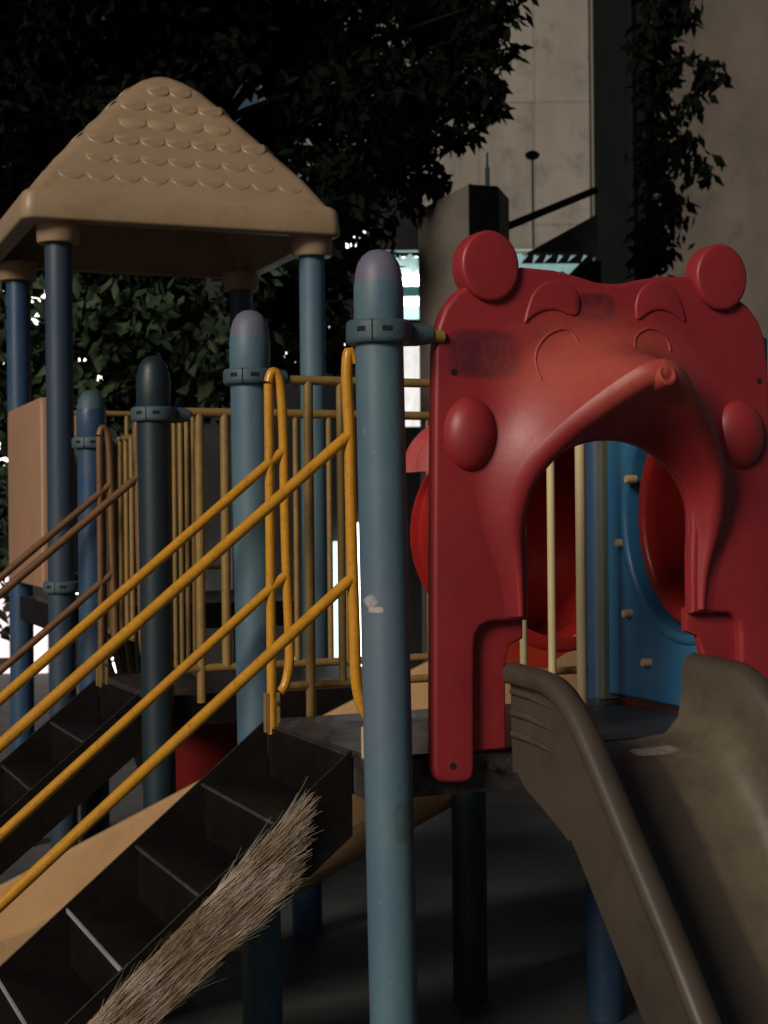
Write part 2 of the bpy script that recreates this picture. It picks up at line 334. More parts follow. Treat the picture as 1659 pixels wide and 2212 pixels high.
# ---- staircase ------------------------------------------------------------
SW = 0.62
def make_stairs():
    N0 = PA + E2*0.165 - E1*0.024; F0 = N0 + E2*SW
    dn = -E1; slope = 0.815; run, rise = 0.187, 0.1525
    root = thing('staircase', 'black metal steps with bright orange handrails beside the big front post', 'stairs', (N0.x, N0.y, 0))
    n = 7; qe = run*(n-1) + 0.05
    for p, off in ((N0, -0.010), (F0, 0.010)):
        prof = [(0, DECK+0.004), (0, DECK-0.20), (qe, DECK - slope*qe - 0.175), (qe, DECK - slope*qe + 0.0)]
        b = MB(); v = []
        for th in (-0.004, 0.004):
            for (q, z) in prof: v.append(p + dn*q + E2*(off+th) + EZ*z)
        b.add(v, [(0, 1, 2, 3), (7, 6, 5, 4), (0, 4, 5, 1), (1, 5, 6, 2), (2, 6, 7, 3), (3, 7, 4, 0)])
        st = b.build('stringer', M['black'], root, smooth=False)
        lip = MB(); a = p + E2*(off*1.0) + EZ*(DECK+0.006); e = p + dn*qe + E2*off + EZ*(DECK - slope*qe + 0.006)
        lip.tube([a, e], 0.0035, 8).build('lip', M['black'], st)
    mid = N0 + E2*SW/2
    for k in range(1, n):
        z = DECK - rise*k; q0 = run*(k-1) - 0.004; q1 = run*k
        t = MB().box(mid + dn*((q0+q1)/2) + EZ*(z-0.004), E1*((q1-q0)/2+0.004), E2*(SW/2-0.006), EZ*0.004).build('tread', M['black'], root, smooth=False)
        MB().box(mid + dn*(q1+0.006) + EZ*(z-0.006), E1*0.003, E2*(SW/2-0.006), EZ*(0.0035 if k < 3 else 0.0055)).build('nosing', M['steel'] if k < 3 else M['glint'], t, smooth=False)
        MB().box(mid + dn*(q0 - 0.0) + EZ*(z + rise/2 - 0.006), E1*0.003, E2*(SW/2-0.006), EZ*(rise/2 - 0.008)).build('riser', M['black'], root, smooth=False)
    # handrails
    for side, p in ((0, N0 + E2*(-0.005) + E1*0.038), (1, F0 + E2*(-0.02) + E1*0.036)):
        zt = 2.015; zb = DECK + 0.04
        # outer loop in the plane of the stair side, hugging the post
        if side == 0: prof = [(0.015, 1.965), (0.032, 1.99), (0.038, 1.93), (0.033, 1.80), (0.030, 1.55), (0.024, 1.3), (0.022, 1.20), (0.010, 1.135), (-0.01, 1.10)]; u0 = 0.0
        else: prof = [(0.030, 1.965), (0.020, 1.992), (0.004, 1.985), (-0.006, 1.94), (-0.012, 1.80), (-0.016, 1.5), (-0.024, 1.24), (-0.022, 1.17), (-0.010, 1.12), (0.006, 1.10)]; u0 = 0.0
        MB().tube(catmull([p + dn*q + EZ*z for q, z in prof], 6), 0.0140, 14).build('handrail_loop', M['orange'], root)
        MB().tube([p + dn*(0.03 if side else -0.03) + EZ*(DECK-0.03), p + dn*(0.03 if side else -0.03) + EZ*1.96], 0.0135, 14).build('handrail_post', M['orange'], root)
        if side:
            ft = MB().box(p + dn*0.03 + EZ*(DECK+0.03), E1*0.021, E2*0.010, EZ*0.055).build('foot_bracket', M['mustard'], root, smooth=False)
            MB().lathe(p + dn*0.015 + EZ*(DECK+0.055) - E2*0.010, [(0.008, 0), (0.007, 0.005)], 6, axis=-E2).build('bolt', M['steel'], ft)
        sz = 0.0 if side == 0 else -0.014
        for z0 in (1.787 + sz, 1.436 + sz):
            q0 = 0.033 if side == 0 else -0.012
            MB().tube([p + dn*q0 + EZ*z0, p + dn*(q0+0.012) + EZ*(z0-0.008), p + dn*(q0+1.25) + EZ*(z0 - 0.008 - 0.83*1.238)], 0.0142, 14).build('handrail', M['orange'], root)
    return root
st1 = make_stairs()
st2 = copy_tree(st1); st2.location = st1.location + Vector((PD.x-PA.x, PD.y-PA.y, -0.055))
st2['label'] = 'further black steps with brownish handrails, rising to the dark post'
st1['group'] = st2['group'] = 'staircases of the play structure'
for ch in st2.children:
    if 'handrail' in ch.name: 
        ch.data = ch.data.copy(); ch.data.materials.clear(); ch.data.materials.append(M['shaderail'])
    if ch.name.startswith('stringer') or ch.name.startswith('tread') or ch.name.startswith('riser'): pass

add_stain_patch(M['blue'], [(tuple(at(800, 1300, 3.63)), 0.014, 0.014, Vector((0.8, 0, 0.6)), Vector((-0.6, 0, 0.8)), 0.8, 90), (tuple(at(812, 1318, 3.63)), 0.018, 0.007, Vector((1, 0, 0)), EZ, 0.9, 90)], (0.55, 0.50, 0.45))
_ch = []
for _i in range(9):
    _ch.append((tuple(at(random.uniform(770, 890), random.uniform(760, 2200), 3.63)), random.uniform(0.004, 0.009), random.uniform(0.004, 0.014), Vector((1, 0, 0)), EZ, 0.45, 160))
for _i in range(5):
    _ch.append((tuple(at(random.uniform(515, 580), random.uniform(850, 1700), 4.45)), random.uniform(0.004, 0.010), random.uniform(0.004, 0.012), Vector((1, 0, 0)), EZ, 0.4, 160))
add_stain_patch(M['blue'], _ch, (0.20, 0.20, 0.21), 2, (0.2, 1.1))
add_stain_patch(M['blue'], [(tuple(at(878, 1775, 3.64)), 0.030, 0.05, Vector((1, 0, 0)), EZ, 0.55, 12)], (0.06, 0.065, 0.035))
add_stain_patch(M['blue'], [(tuple(at(800, 1420, 3.63)), 0.07, 0.22, Vector((1, 0, 0)), EZ, 0.35, 14)], (0.14, 0.12, 0.20))
# ---- straw bundle ----------------------------------------------------------
def make_straw():
    N0 = PA + E2*0.165 - E1*0.024 - E2*0.024; dn = -E1; sl = 0.815; cs = math.hypot(1, sl); al = (dn - EZ*sl)/cs; pe = Vector((al.cross(E2))); 
    if pe.z > 0: pe = -pe
    root = thing('straw_bundle', 'frayed bundle of dry straw fibres fixed along the outer side of the near stairs', 'straw', (N0.x, N0.y, DECK-0.6))
    base = N0 + EZ*DECK
    # matted core
    rows = []; n = 46; w = 16
    for i in range(n+1):
        s = 0.25 + (1.12-0.25)*i/n; f = i/n
        top = 0.008 + 0.022*min(1, f*1.6) + 0.008*math.sin(i*1.7); bot = 0.126 + 0.010*math.sin(i*0.9+1) - (0.07*(1-f*5) if f < 0.2 else 0)
        row = []
        for j in range(w+1):
            v = top + (bot-top)*j/w; h = math.sin(math.pi*j/w)**0.7*0.011*(1 if 0 < i < n else 0.1) + RNG.normal(0, 0.0035)
            row.append(base + al*s + pe*v - E2*(h - 0.004))
        rows.append(row)
    MB().loft(rows).build('matted_core', M['straw2'], root)
    # fibres as thin tapered three-sided strands
    V = []; F = []
    def strand(p, d, ln_, r, bend):
        k = 5; n0 = len(V); a = d.cross(E2).normalized(); b = -E2
        for i in range(k+1):
            t = i/k; c = p + d*(ln_*t) + bend*(t*t); rr = r*(1 - 0.75*t)
            for m_ in range(3):
                an = m_*2.094; V.append(tuple(c + (a*math.cos(an) + b*math.sin(an))*rr))
        for i in range(k):
            for m_ in range(3): F.append((n0 + i*3 + m_, n0 + i*3 + (m_+1) % 3, n0 + (i+1)*3 + (m_+1) % 3, n0 + (i+1)*3 + m_))
    for cidx in range(135):
        f0 = RNG.random()**0.9; v0 = RNG.random(); fan0 = RNG.normal(0, 0.035); lift0 = abs(RNG.normal(0.01, 0.02)); out0 = 0.004 + 0.012*RNG.random(); L0 = 0.10 + 0.13*RNG.random(); bend0 = RNG.normal(0, 0.02)
        for i in range(int(26 + 26*RNG.random())):
            f = min(1, max(0, f0 + RNG.normal(0, 0.035))); s = 0.24 + 0.88*f; top = 0.004 + 0.022*min(1, f*1.3)
            v = top + (0.128 - top)*min(1.05, max(-0.05, v0 + RNG.normal(0, 0.09))); s += 0.9*max(0, v - 0.02)
            fan = fan0 + RNG.normal(0, 0.028) + (RNG.normal(0, 0.10) if f < 0.10 else 0)
            d = (-al + pe*(-fan*0.9) - E2*(lift0 + RNG.normal(0, 0.03))).normalized()
            p = base + al*s + pe*v - E2*(out0 + 0.005*RNG.random()); L_ = L0*(0.6 + 0.6*RNG.random())
            lim = 0.115 + 1.3*v + 0.05*RNG.random()
            if s - L_ < lim: L_ = max(0.03, s - lim)
            strand(p, d, L_, 0.0006 + 0.0012*RNG.random()**2, -E2*RNG.normal(0.0, 0.006) + pe*(bend0*0.5 + RNG.normal(0.0, 0.006)))
    me = bpy.data.meshes.new('fibres'); me.from_pydata(V, [], F); me.update()
    o = link('fibres', me, M['straw'], root); tag(o, kind='stuff')
    return root
make_straw()

# ---- red animal face panel ---------------------------------------------------
FO = PA + E1*0.0            # panel frame origin, u along E1, v = height above eye, o out of the face
FF = frame(Vector((FO.x, FO.y, 1.6)), E1, EZ, -E2)
TC = 0.622
def pp(px, py, o=0.0):
    """photo position to panel (u, v)"""
    base = FO - E2*o; dirv = at(px, py, 1.0) - EYE; nrm = E2
    s = (Vector((base.x, base.y, 0)) - Vector((0, 0, 0))).dot(nrm)/dirv.dot(nrm); h = EYE + dirv*s
    return ((h - base).dot(E1), h.z - 1.6)
def P3(u, v, o): return FF @ Vector((u, v, o))
def mirror(l): return [(2*TC - u, v) for u, v in l][::-1]
face = thing('animal_face_panel', 'red plastic panel moulded as a smiling round-eared animal face over the slide entrance', 'play panel', (FO.x + 0.56, FO.y + 0.24, DECK-0.1))
# outer half outline from top centre anticlockwise down the left side
half = [pp(*q) for q in ((1318, 612), (1290, 609), (1250, 596), (1200, 583), (1130, 576), (1080, 590), (1030, 606), (990, 630), (963, 664), (948, 705), (942, 760), (940, 900), (938, 1200), (938, 1500), (938, 1660), (941, 1678), (950, 1688), (968, 1692), (1000, 1692), (1016, 1688), (1024, 1678), (1027, 1660), (1027, 1400), (1030, 1372), (1040, 1354), (1058, 1345), (1100, 1342))]
zedge = pp(1136, 1340)[1]; HW = 0.236
arch = [(TC-HW, zedge), (TC-HW, -0.11), (TC-HW-0.004, -0.05)] + [(TC - (HW+0.004)*math.cos(t), -0.03 + 0.205*math.sin(t)) for t in np.linspace(0.15, math.pi/2, 12)]
half[0] = (TC, half[0][1]); 
leftall = half + arch
outline = leftall + [(2*TC-u, v) for u, v in leftall[::-1][1:-1]]
plate('face_plate', [outline], FF @ Matrix.Translation((0, 0, -0.022)), 0.044, 0.012, M['red'], face)
# recessed inner legs
l = [pp(1020, 1340, -0.03)[0], pp(1092, 1340, -0.03)[0]]; vb = pp(1050, 1622, -0.03)[1]; vt = pp(1050, 1330, -0.03)[1]
for sgn in (0, 1):
    lp = [(l[0]-0.05, vt), (l[0]-0.05, vb), (l[1], vb), (l[1], vt-0.12), (l[1]+0.012, vt-0.075), (TC-HW-0.0005, vt-0.06), (TC-HW-0.0005, vt)]
    if sgn: lp = mirror(lp)
    plate('inner_leg', [lp], FF @ Matrix.Translation((0, 0, -0.045)), 0.030, 0.008, M['red'], face)
# ears
for i, (px, py, rx) in enumerate(((1062, 573, 0.0780), (1562, 598, 0.0780))):
    u, v = pp(px, py, 0.018); r = rx
    rows = []
    for (rr, o) in ((0.0, -0.048), (r-0.008, -0.048), (r, -0.040), (r, 0.008), (r-0.002, 0.0135), (r-0.006, 0.0165), (r-0.010, 0.0170), (r*0.6, 0.0185), (0.0, 0.019)):
        rows.append([P3(u + max(rr, 1e-4)*math.cos(a), v + 1.10*max(rr, 1e-4)*math.sin(a), o) for a in np.linspace(0, 2*math.pi, 41)[:-1]])
    MB().loft(rows, closed=True).build('ear', M['red'], face)
# cheeks
for (px, py) in ((1027, 936), (1611, 938)):
    u, v = pp(px, py, 0.03); rows = []
    for t in np.linspace(0, math.pi/2, 10):
        c, s_ = math.cos(t), math.sin(t)
        rows.append([P3(u + (0.070 if px < 1300 else 0.078)*c*math.cos(a), v - 0.004 + 0.006*s_ + 0.094*c*math.sin(a)*(1.0 if math.sin(a) > 0 else 0.93), -0.006 + (0.052 if px < 1300 else 0.046)*s_) for a in np.linspace(0, 2*math.pi, 37)[:-1]])
    MB().loft(rows, closed=True).build('cheek', M['red'], face)
# brows (raised) and smiling eye arcs
browL = [pp(*q) for q in ((1130, 700), (1137, 668), (1150, 632), (1172, 610), (1200, 603), (1228, 610), (1248, 630), (1254, 655), (1250, 676), (1240, 684), (1224, 679), (1200, 669), (1175, 671), (1152, 682), (1138, 695))]
browR = [pp(*q) for q in ((1372, 690), (1370, 660), (1378, 630), (1398, 610), (1422, 606), (1448, 616), (1466, 640), (1476, 670), (1482, 698), (1470, 693), (1452, 678), (1430, 670), (1408, 672), (1390, 684), (1380, 692))]
for lp in (browL, browR):
    plate('brow', [smooth_loop(lp, 1)], FF @ Matrix.Translation((0, 0, -0.0045)), 0.020, 0.006, M['red'], face)
# hooded muzzle: loft from face plane over crest back to the arch
def hood():
    keyC = [(0.262, -0.257, 0.010), (0.268, -0.16, 0.016), (0.288, -0.03, 0.040), (0.270, 0.085, 0.080), (0.205, 0.175, 0.130), (0.120, 0.255, 0.190), (0.045, 0.312, 0.240), (0.0, 0.326, 0.252)]
    keyO = [(0.325, -0.257, 0.0), (0.338, -0.15, 0.0), (0.385, -0.01, 0.0), (0.40, 0.16, 0.0), (0.36, 0.30, 0.0), (0.245, 0.405, 0.0), (0.11, 0.455, 0.0), (0.0, 0.465, 0.0)]
    keyI = [(HW, -0.257, -0.02), (HW, -0.15, -0.02), (HW+0.002, -0.06, -0.02), (0.225, 0.035, -0.02), (0.180, 0.105, -0.02), (0.110, 0.152, -0.02), (0.045, 0.170, -0.02), (0.0, 0.173, -0.02)]
    cC, cO, cI = catmull(keyC, 6), catmull(keyO, 6), catmull(keyI, 6)
    n = len(cC); rows = []
    def section(i, sg):
        c, o, ii = cC[i], cO[i], cI[i]; row = []; f = i/(n-1)
        rad = min(0.030 + 0.006*f, c.z*0.8 + 0.0005)
        inn = Vector((ii.x, ii.y, 0)); oc = Vector((o.x, o.y, 0)); cc = Vector((c.x, c.y, 0))
        dirn = (oc - cc); dirn = dirn.normalized() if dirn.length > 1e-6 else Vector((0, 1, 0))
        for k in range(9):        # outer skirt, smooth rise
            t = k/8; e = t**2.1
            q = oc.lerp(cc + dirn*rad*0.7, t); row.append((q.x, q.y, -0.001 + (c.z - rad*0.35)*e))
        for a in (35, 65, 95, 125, 155):   # rounded crest
            an = R(a); q = cc + dirn*(rad*math.cos(an)); row.append((q.x, q.y, c.z - rad*0.9 + rad*math.sin(an)))
        for k in range(1, 8):     # inside, back to the arch
            t = k/7; q = (cc - dirn*rad*0.95).lerp(inn, t**0.8); row.append((q.x, q.y, (c.z - rad)*(1-t) + ii.z*t))
        return [P3(TC + sg*x, y, z) for x, y, z in row]
    for i in range(n): rows.append(section(i, -1))
    for i in range(n-2, -1, -1): rows.append(section(i, 1))
    return MB().loft(rows)
hd = hood().build('muzzle_hood', M['red'], face, angle=70)
from mathutils.bvhtree import BVHTree
hb = BVHTree.FromPolygons([v.co for v in hd.data.vertices], [tuple(p.vertices) for p in hd.data.polygons])
def surf(px, py):
    dv = (at(px, py, 1.0) - EYE).normalized(); h = hb.ray_cast(EYE, dv); q = P3(*pp(px, py), 0.0)
    return h[0] if h[0] is not None and (h[0]-EYE).length < (q-EYE).length else q
for pts in (((1170, 822), (1161, 800), (1156, 775), (1163, 748), (1182, 724), (1210, 711), (1232, 716), (1250, 742)), ((1372, 752), (1372, 732), (1385, 716), (1405, 709), (1428, 718), (1443, 738), (1448, 760))):
    MB().tube([surf(q.x, q.y) for q in catmull([Vector((*q, 0)) for q in pts], 6)], [0.001] + [0.0038]*(6*(len(pts)-1)-1) + [0.001], 8).build('eye_arc', M['red'], face)
tip = P3(TC, 0.316, 0.250)
MB().lathe(tip, [(0.030, -0.06), (0.031, -0.02), (0.0295, -0.004), (0.026, 0.004), (0.020, 0.007), (0.014, 0.005), (0.013, -0.006), (0.0, -0.007)], 24, axis=(-E2*1.0 + EZ*0.25)).build('nose_ring', M['red'], hd)
for (px, py) in ((980, 804), (1640, 823), (978, 1655)):
    u, v = pp(px, py); MB().lathe(P3(u, v, -0.01), [(0.0085, 0), (0.0085, 0.0112), (0.006, 0.0114)], 16, axis=-E2).build('bolt_hole', M['dark'], face)
cx = lambda px, py: tuple(P3(*pp(px, py), 0.0) - face.location + face.location)
add_stain_patch(M['red'], [(cx(1045, 765), 0.100, 0.060, E1, EZ, 0.80, 34), (cx(1285, 662), 0.060, 0.034, E1, EZ, 0.75, 30), (cx(1195, 772), 0.038, 0.020, (E1*0.9 + EZ*0.4).normalized(), (EZ*0.9 - E1*0.4).normalized(), 0.4, 40)], (0.055, 0.012, 0.022))
add_stain_patch(M['red'], [(cx(1290, 800), 0.34, 0.17, E1, EZ, 0.85, 4)], (0.45, 0.095, 0.065), 2, (0.0, 1.0))  # wide orange patch over the muzzle, softer towards its edge

# ---- slide ------------------------------------------------------------------
slide = thing('slide', 'dirty grey-beige slide running down from the red face panel', 'slide', (FO.x + 0.7, FO.y - 0.3, 0))
def slide_mesh():
    path = [(-0.04, -0.585, 0.212), (0.06, -0.59, 0.214), (0.14, -0.605, 0.224), (0.20, -0.645, 0.232), (0.28, -0.725, 0.232), (0.40, -0.855, 0.228), (0.60, -1.075, 0.225), (0.80, -1.285, 0.205), (0.94, -1.385, 0.19), (1.08, -1.425, 0.175), (1.25, -1.43, 0.165)]
    pts = catmull([Vector(p) for p in path], 6); rows = []; hw = 0.245
    for i, p in enumerate(pts):
        o, z, h = p.x, p.y, p.z; a = pts[max(i-1, 0)]; b = pts[min(i+1, len(pts)-1)]; t = Vector((b.x-a.x, b.y-a.y)).normalized(); n = Vector((-t.y, t.x))
        if n.y < 0: n = -n
        n = (n*0.55 + Vector((0, 1))*0.45) if i > 2 else Vector((0, 1))
        sec = []
        for sg in (-1, 1):
            s2 = [(hw+0.020, -0.055), (hw+0.021, -0.02), (hw+0.022, 0.0), (hw+0.023, h*0.35), (hw+0.024, h*0.7), (hw+0.025, h-0.052), (hw+0.043, h-0.048), (hw+0.050, h-0.038), (hw+0.050, h-0.014), (hw+0.040, h-0.002), (hw+0.018, h+0.002), (hw-0.006, h-0.008), (hw-0.014, h-0.028), (hw-0.018, h*0.55), (hw-0.03, 0.05), (hw-0.07, 0.010), (hw*0.3, 0.0)]
            s2 = [(sg*x, y) for x, y in s2]; sec += s2 if sg < 0 else s2[::-1]
        rows.append([P3(TC + x, z + n.y*y, o + n.x*y) for x, y in sec])
    return MB().loft(rows)
slide_mesh().build('chute', M['slide'], slide, angle=60)
for k, (zz, ln_) in enumerate(((-0.445, 0.165), (-0.497, 0.175), (-0.549, 0.185))):
    for sg in (-1, 1):
        MB().tube([P3(TC + sg*0.268, zz+0.003, -0.03), P3(TC + sg*0.269, zz, 0.06), P3(TC + sg*0.269, zz-0.016, ln_)], [0.010, 0.010, 0.003], 10).build('side_rib', M['slide'], slide)
for sg in (-1, 1):
    b = MB(); prof = [(-0.03, -0.56), (-0.03, -0.63), (0.03, -0.675), (0.10, -0.70), (0.18, -0.735), (0.235, -0.76), (0.26, -0.74), (0.20, -0.64), (0.10, -0.585)]
    v = [P3(TC + sg*(0.255 + th), z, o) for th in (0, 0.011) for o, z in prof]; n = len(prof)
    b.add(v, [tuple(range(n)), tuple(range(2*n-1, n-1, -1))] + [(i, (i+1) % n, n + (i+1) % n, n + i) for i in range(n)]); b.build('side_skirt', M['slide'], slide)
ch_ = [o for o in slide.children if o.name.startswith('chute')][0]
sb_ = BVHTree.FromPolygons([v.co for v in ch_.data.vertices], [tuple(p.vertices) for p in ch_.data.polygons])
sp = sb_.ray_cast(EYE, (at(1412, 1622, 1.0) - EYE).normalized())[0]
add_stain_patch(M['slide'], [(tuple(sp), 0.062, 0.030, E1, -E2, 0.9, 48)], (0.40, 0.33, 0.27))
add_stain_patch(M['slide'], [(tuple(sp + EZ*-0.2 - E2*0.15 + E1*0.08), 0.10, 0.5, E1, -E2, 0.55, 9)], (0.17, 0.135, 0.085))

# ---- blue pegged panel with round hole, right side of the deck ---------------
bp = thing('blue_tunnel_panel', 'bright blue plastic side panel with round hole and pale pegs, behind the red face panel', 'play panel', (PC.x, PC.y, DECK))
BO = PA + E1*1.10; BF = frame(Vector((BO.x, BO.y, 1.6)), E2, EZ, -E1)
hole = [(0.36 + 0.33*math.cos(a), -0.02 + 0.36*math.sin(a)) for a in np.linspace(0, 2*math.pi, 49)[:-1]]
plate('panel', [[(0.03, -0.565), (0.78, -0.565), (0.78, 0.45), (0.03, 0.45)], hole], BF, 0.05, 0.012, M['bluepanel'], bp)
MB().box(BF @ Vector((0.80, -0.05, 0.0)), E2*0.018, EZ*0.53, E1*0.036).build('edge_post', M['greengrey'], bp, smooth=False)
rows = []
for t in np.linspace(0, 2*math.pi, 49)[:-1]:
    rows.append([BF @ Vector((0.36 + (0.33 + rr)*math.cos(t), -0.02 + (0.36 + rr)*math.sin(t), zz)) for rr, zz in ((0.004, 0.026), (-0.004, 0.034), (-0.02, 0.036), (-0.03, 0.02), (-0.03, -0.05))])
MB().loft(rows + [rows[0]]).build('hole_lining', M['bluepanel'], bp, angle=70)
for px, py in ((1365, 1035), (1343, 1173), (1360, 1325), (1401, 1431)):
    dv = at(px, py, 1.0) - EYE; s = (BO - E1*0.03).dot(E1)/dv.dot(E1); h = EYE + dv*s
    MB().lathe(h + E1*0.012, [(0.0125, 0), (0.0125, 0.030), (0.0105, 0.034), (0, 0.034)], 14, axis=-E1).build('peg', M['peg'], bp)
# red tunnel tube leaving through that hole
tu = thing('red_side_tunnel', 'glossy red crawl tube mouth set in the blue panel hole', 'play tunnel', tuple(BF @ Vector((0.36, -0.4, -0.2))))
rows = []
for t in np.linspace(0, 2*math.pi, 57)[:-1]:
    rows.append([BF @ Vector((0.33 + rr*math.cos(t), -0.02 + 1.12*rr*math.sin(t), zz)) for rr, zz in ((0.285, -0.03), (0.288, 0.0), (0.278, 0.02), (0.262, 0.022), (0.250, 0.008), (0.246, -0.03), (0.246, -0.30), (0.246, -0.75))])
MB().loft(rows + [rows[0]]).build('tube', M['redplain'], tu, angle=70)
rows = []
for t in np.linspace(0, 2*math.pi, 57)[:-1]:
    rows.append([BF @ Vector((0.33 + rr*math.cos(t), -0.02 + 1.12*rr*math.sin(t), zz)) for rr, zz in ((0.247, -0.70), (0.30, -0.70), (0.32, -0.72), (0.32, -0.76), (0.247, -0.76))])
MB().loft(rows + [rows[0]]).build('end_flange', M['redplain'], tu, angle=50)

# ---- red tunnel at the back --------------------------------------------------
rt = thing('red_crawl_tunnel', 'large ribbed red crawl tunnel seen through the face panel opening', 'play tunnel', (0.55, 5.3, 0.95))
TCN = Vector((0.60, 5.32, 1.52))
TF = frame(TCN, E1, EZ, -E2)
hole = [(0.33*math.cos(a), 0.35*math.sin(a)) for a in np.linspace(0, 2*math.pi, 49)[:-1]]
plate('mouth_panel', [smooth_loop([(-0.40, -0.47), (0.46, -0.47), (0.46, 0.36), (0.30, 0.46), (-0.25, 0.46), (-0.40, 0.33)], 1), hole], TF, 0.05, 0.012, M['redglow'], rt)
rows = []
prof = [(0.33, 0.03), (0.36, 0.036), (0.385, 0.02), (0.385, -0.03)]
for t in np.linspace(0, 2*math.pi, 49)[:-1]:
    rows.append([TF @ Vector((r_*math.cos(t), 1.06*r_*math.sin(t), z)) for r_, z in prof])
MB().loft(rows + [rows[0]]).build('mouth_ring', M['redplain'], rt, angle=60)
rows = []
for k in range(9):
    z = -0.025 - 0.05*k; r_ = 0.345 + 0.012*(1 if k % 4 in (1, 2) else -0.2)
    rows.append([TF @ Vector((r_*math.cos(t), 1.06*r_*math.sin(t), z)) for t in np.linspace(0, 2*math.pi, 49)[:-1]])
MB().loft(rows, closed=True).build('tube', M['redplain'], rt, angle=70)
MB().lathe(TF @ Vector((0, 0, -0.42)), [(0.37, 0), (0.37, 0.01)], 40, axis=E2).build('end_wall', M['redplain'], rt)
# small faded red dome ridge left of it
rows = []
for k in range(12):
    z = -0.03 - 0.028*k; r_ = 0.20 + 0.016*math.sin(k*1.5)
    rows.append([TF @ Vector((-0.24 + r_*math.cos(t), 0.215 + 0.9*r_*math.sin(t), z)) for t in np.linspace(0, math.pi, 25)])
MB().loft(rows).build('ribbed_cover', M['redpink'], rt, angle=80)
for sx in (-0.36, 0.42):
    q = TF @ Vector((sx, -0.44, -0.04)); MB().tube([Vector((q.x, q.y, 0)), q], 0.03, 12).build('leg', M['navy'], rt)

# ---- tan chute between the platforms ------------------------------------------
tan = thing('tan_chute', 'tan plastic chute sloping down to the left behind the near stairs', 'slide', (-0.5, 5.0, 0))
def tan_mesh():
    P0 = PA + E2*1.50; rows = []     # centre line crosses between posts B and D
    for k in range(37):
        u = 1.30 - 2.45*k/36; zz = 0.415 + 0.42*u
        if u < -0.62: zz = 0.415 - 0.42*0.62 + 0.42*(u+0.62)*0.45
        c = P0 + E1*u + E2*(0.02*math.sin(u*2.0)); sec = []
        for (y, h) in ((-0.285, 0.02), (-0.275, 0.20), (-0.268, 0.235), (-0.250, 0.242), (-0.238, 0.225), (-0.225, 0.10), (-0.185, 0.015), (-0.10, -0.005), (0.02, 0.0), (0.10, 0.012), (0.155, 0.05), (0.19, 0.12), (0.212, 0.24), (0.225, 0.262), (0.245, 0.262), (0.26, 0.245), (0.262, -0.03), (0.20, -0.12), (-0.21, -0.125), (-0.275, -0.07), (-0.285, 0.02)):
            sec.append(c + E2*y + EZ*(zz + h - 0.0))
        rows.append(sec)
    return MB().loft(rows)
tan_mesh().build('chute', M['tan'], tan, angle=55)

# ---- middle platform (D, E) -----------------------------------------------------
mid = thing('middle_platform', 'dark navy and blue posts with slim railings behind the tan chute', 'play platform', (PD.x, PD.y, 0))
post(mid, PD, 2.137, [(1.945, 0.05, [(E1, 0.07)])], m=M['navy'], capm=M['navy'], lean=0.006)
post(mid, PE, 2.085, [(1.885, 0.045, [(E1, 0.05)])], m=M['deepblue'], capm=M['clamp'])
post(mid, xy(655, 5.98), 0.95, m=M['deepblue'], cap=False)
L2 = 1.75
railing('railing', mid, PD + E1*0.11, PD + E1*L2, 1.955, 1.06, [((online(PD, E1, px)-0.11)/(L2-0.11), rr) for px, rr in ((432, 0.0165), (487, 0.0165), (640, 0.0105), (712, 0.0105), (748, 0.0105), (925, 0.0075))], M['mustard'], r=0.016, feet=(0,))
q0 = xy(419, 5.74)
railing('side_railing', mid, q0, q0 + E2*0.78, 1.955, 1.02, [(i/9, 0.0095) for i in range(10)], M['mustard'], r=0.011)
q1 = xy(285, 6.10)
railing('side_railing', mid, q1, q1 + E2*0.70, 1.90, 1.12, [(i/8, 0.0105) for i in range(9)], M['mustard'], r=0.012)
dm = PD + E1*0.52 + E2*0.45
MB().box(dm + EZ*0.955, E1*0.52, E2*0.42, EZ*0.012).build('deck_floor', M['deck'], mid, smooth=False)
for a, b in ((dm - E2*0.43, E1*0.53), (dm + E2*0.43, E1*0.53)):
    MB().box(a + EZ*0.91, b, E2*0.006, EZ*0.05).build('deck_beam', M['black'], mid, smooth=False)
MB().box(dm - E1*0.50 + E2*0.0 + EZ*0.91, E2*0.42, E1*0.006, EZ*0.05).build('deck_beam', M['black'], mid, smooth=False)
# dark red skirt board under it
rb = MB().box(at(452, 1625, 5.75), E1*0.17, E2*0.012, EZ*0.13); o = rb.build('skirt_board', M['darkred'], mid, smooth=False)

# ---- roofed tower -----------------------------------------------------------------
TR = R(21.5); T1 = Vector((math.cos(TR), math.sin(TR), 0)); T2 = Vector((-math.sin(TR), math.cos(TR), 0)); TCC = Vector((-1.068, 7.30, 0))
tower = thing('roofed_tower', 'tall blue-posted play tower under a tan scalloped pyramid roof', 'play tower', tuple(TCC))
hs = 0.56; corners = {'nl': (-1, -1), 'nr': (1, -1), 'fl': (-1, 1), 'fr': (1, 1)}
for k, (a, b) in corners.items():
    p = TCC + T1*(a*hs + 0.035) + T2*b*hs
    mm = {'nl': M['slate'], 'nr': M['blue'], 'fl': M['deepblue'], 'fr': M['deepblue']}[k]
    o = post(tower, p, 2.80, [(1.30, 0.05, [])] if k == 'nl' else [], m=mm, cap=False)
    MB().lathe(p + EZ*2.735, [(0.070, 0), (0.084, 0.001), (0.089, 0.008), (0.092, 0.09), (0.07, 0.095)], 28).build('roof_collar', M['tanroof'], o)
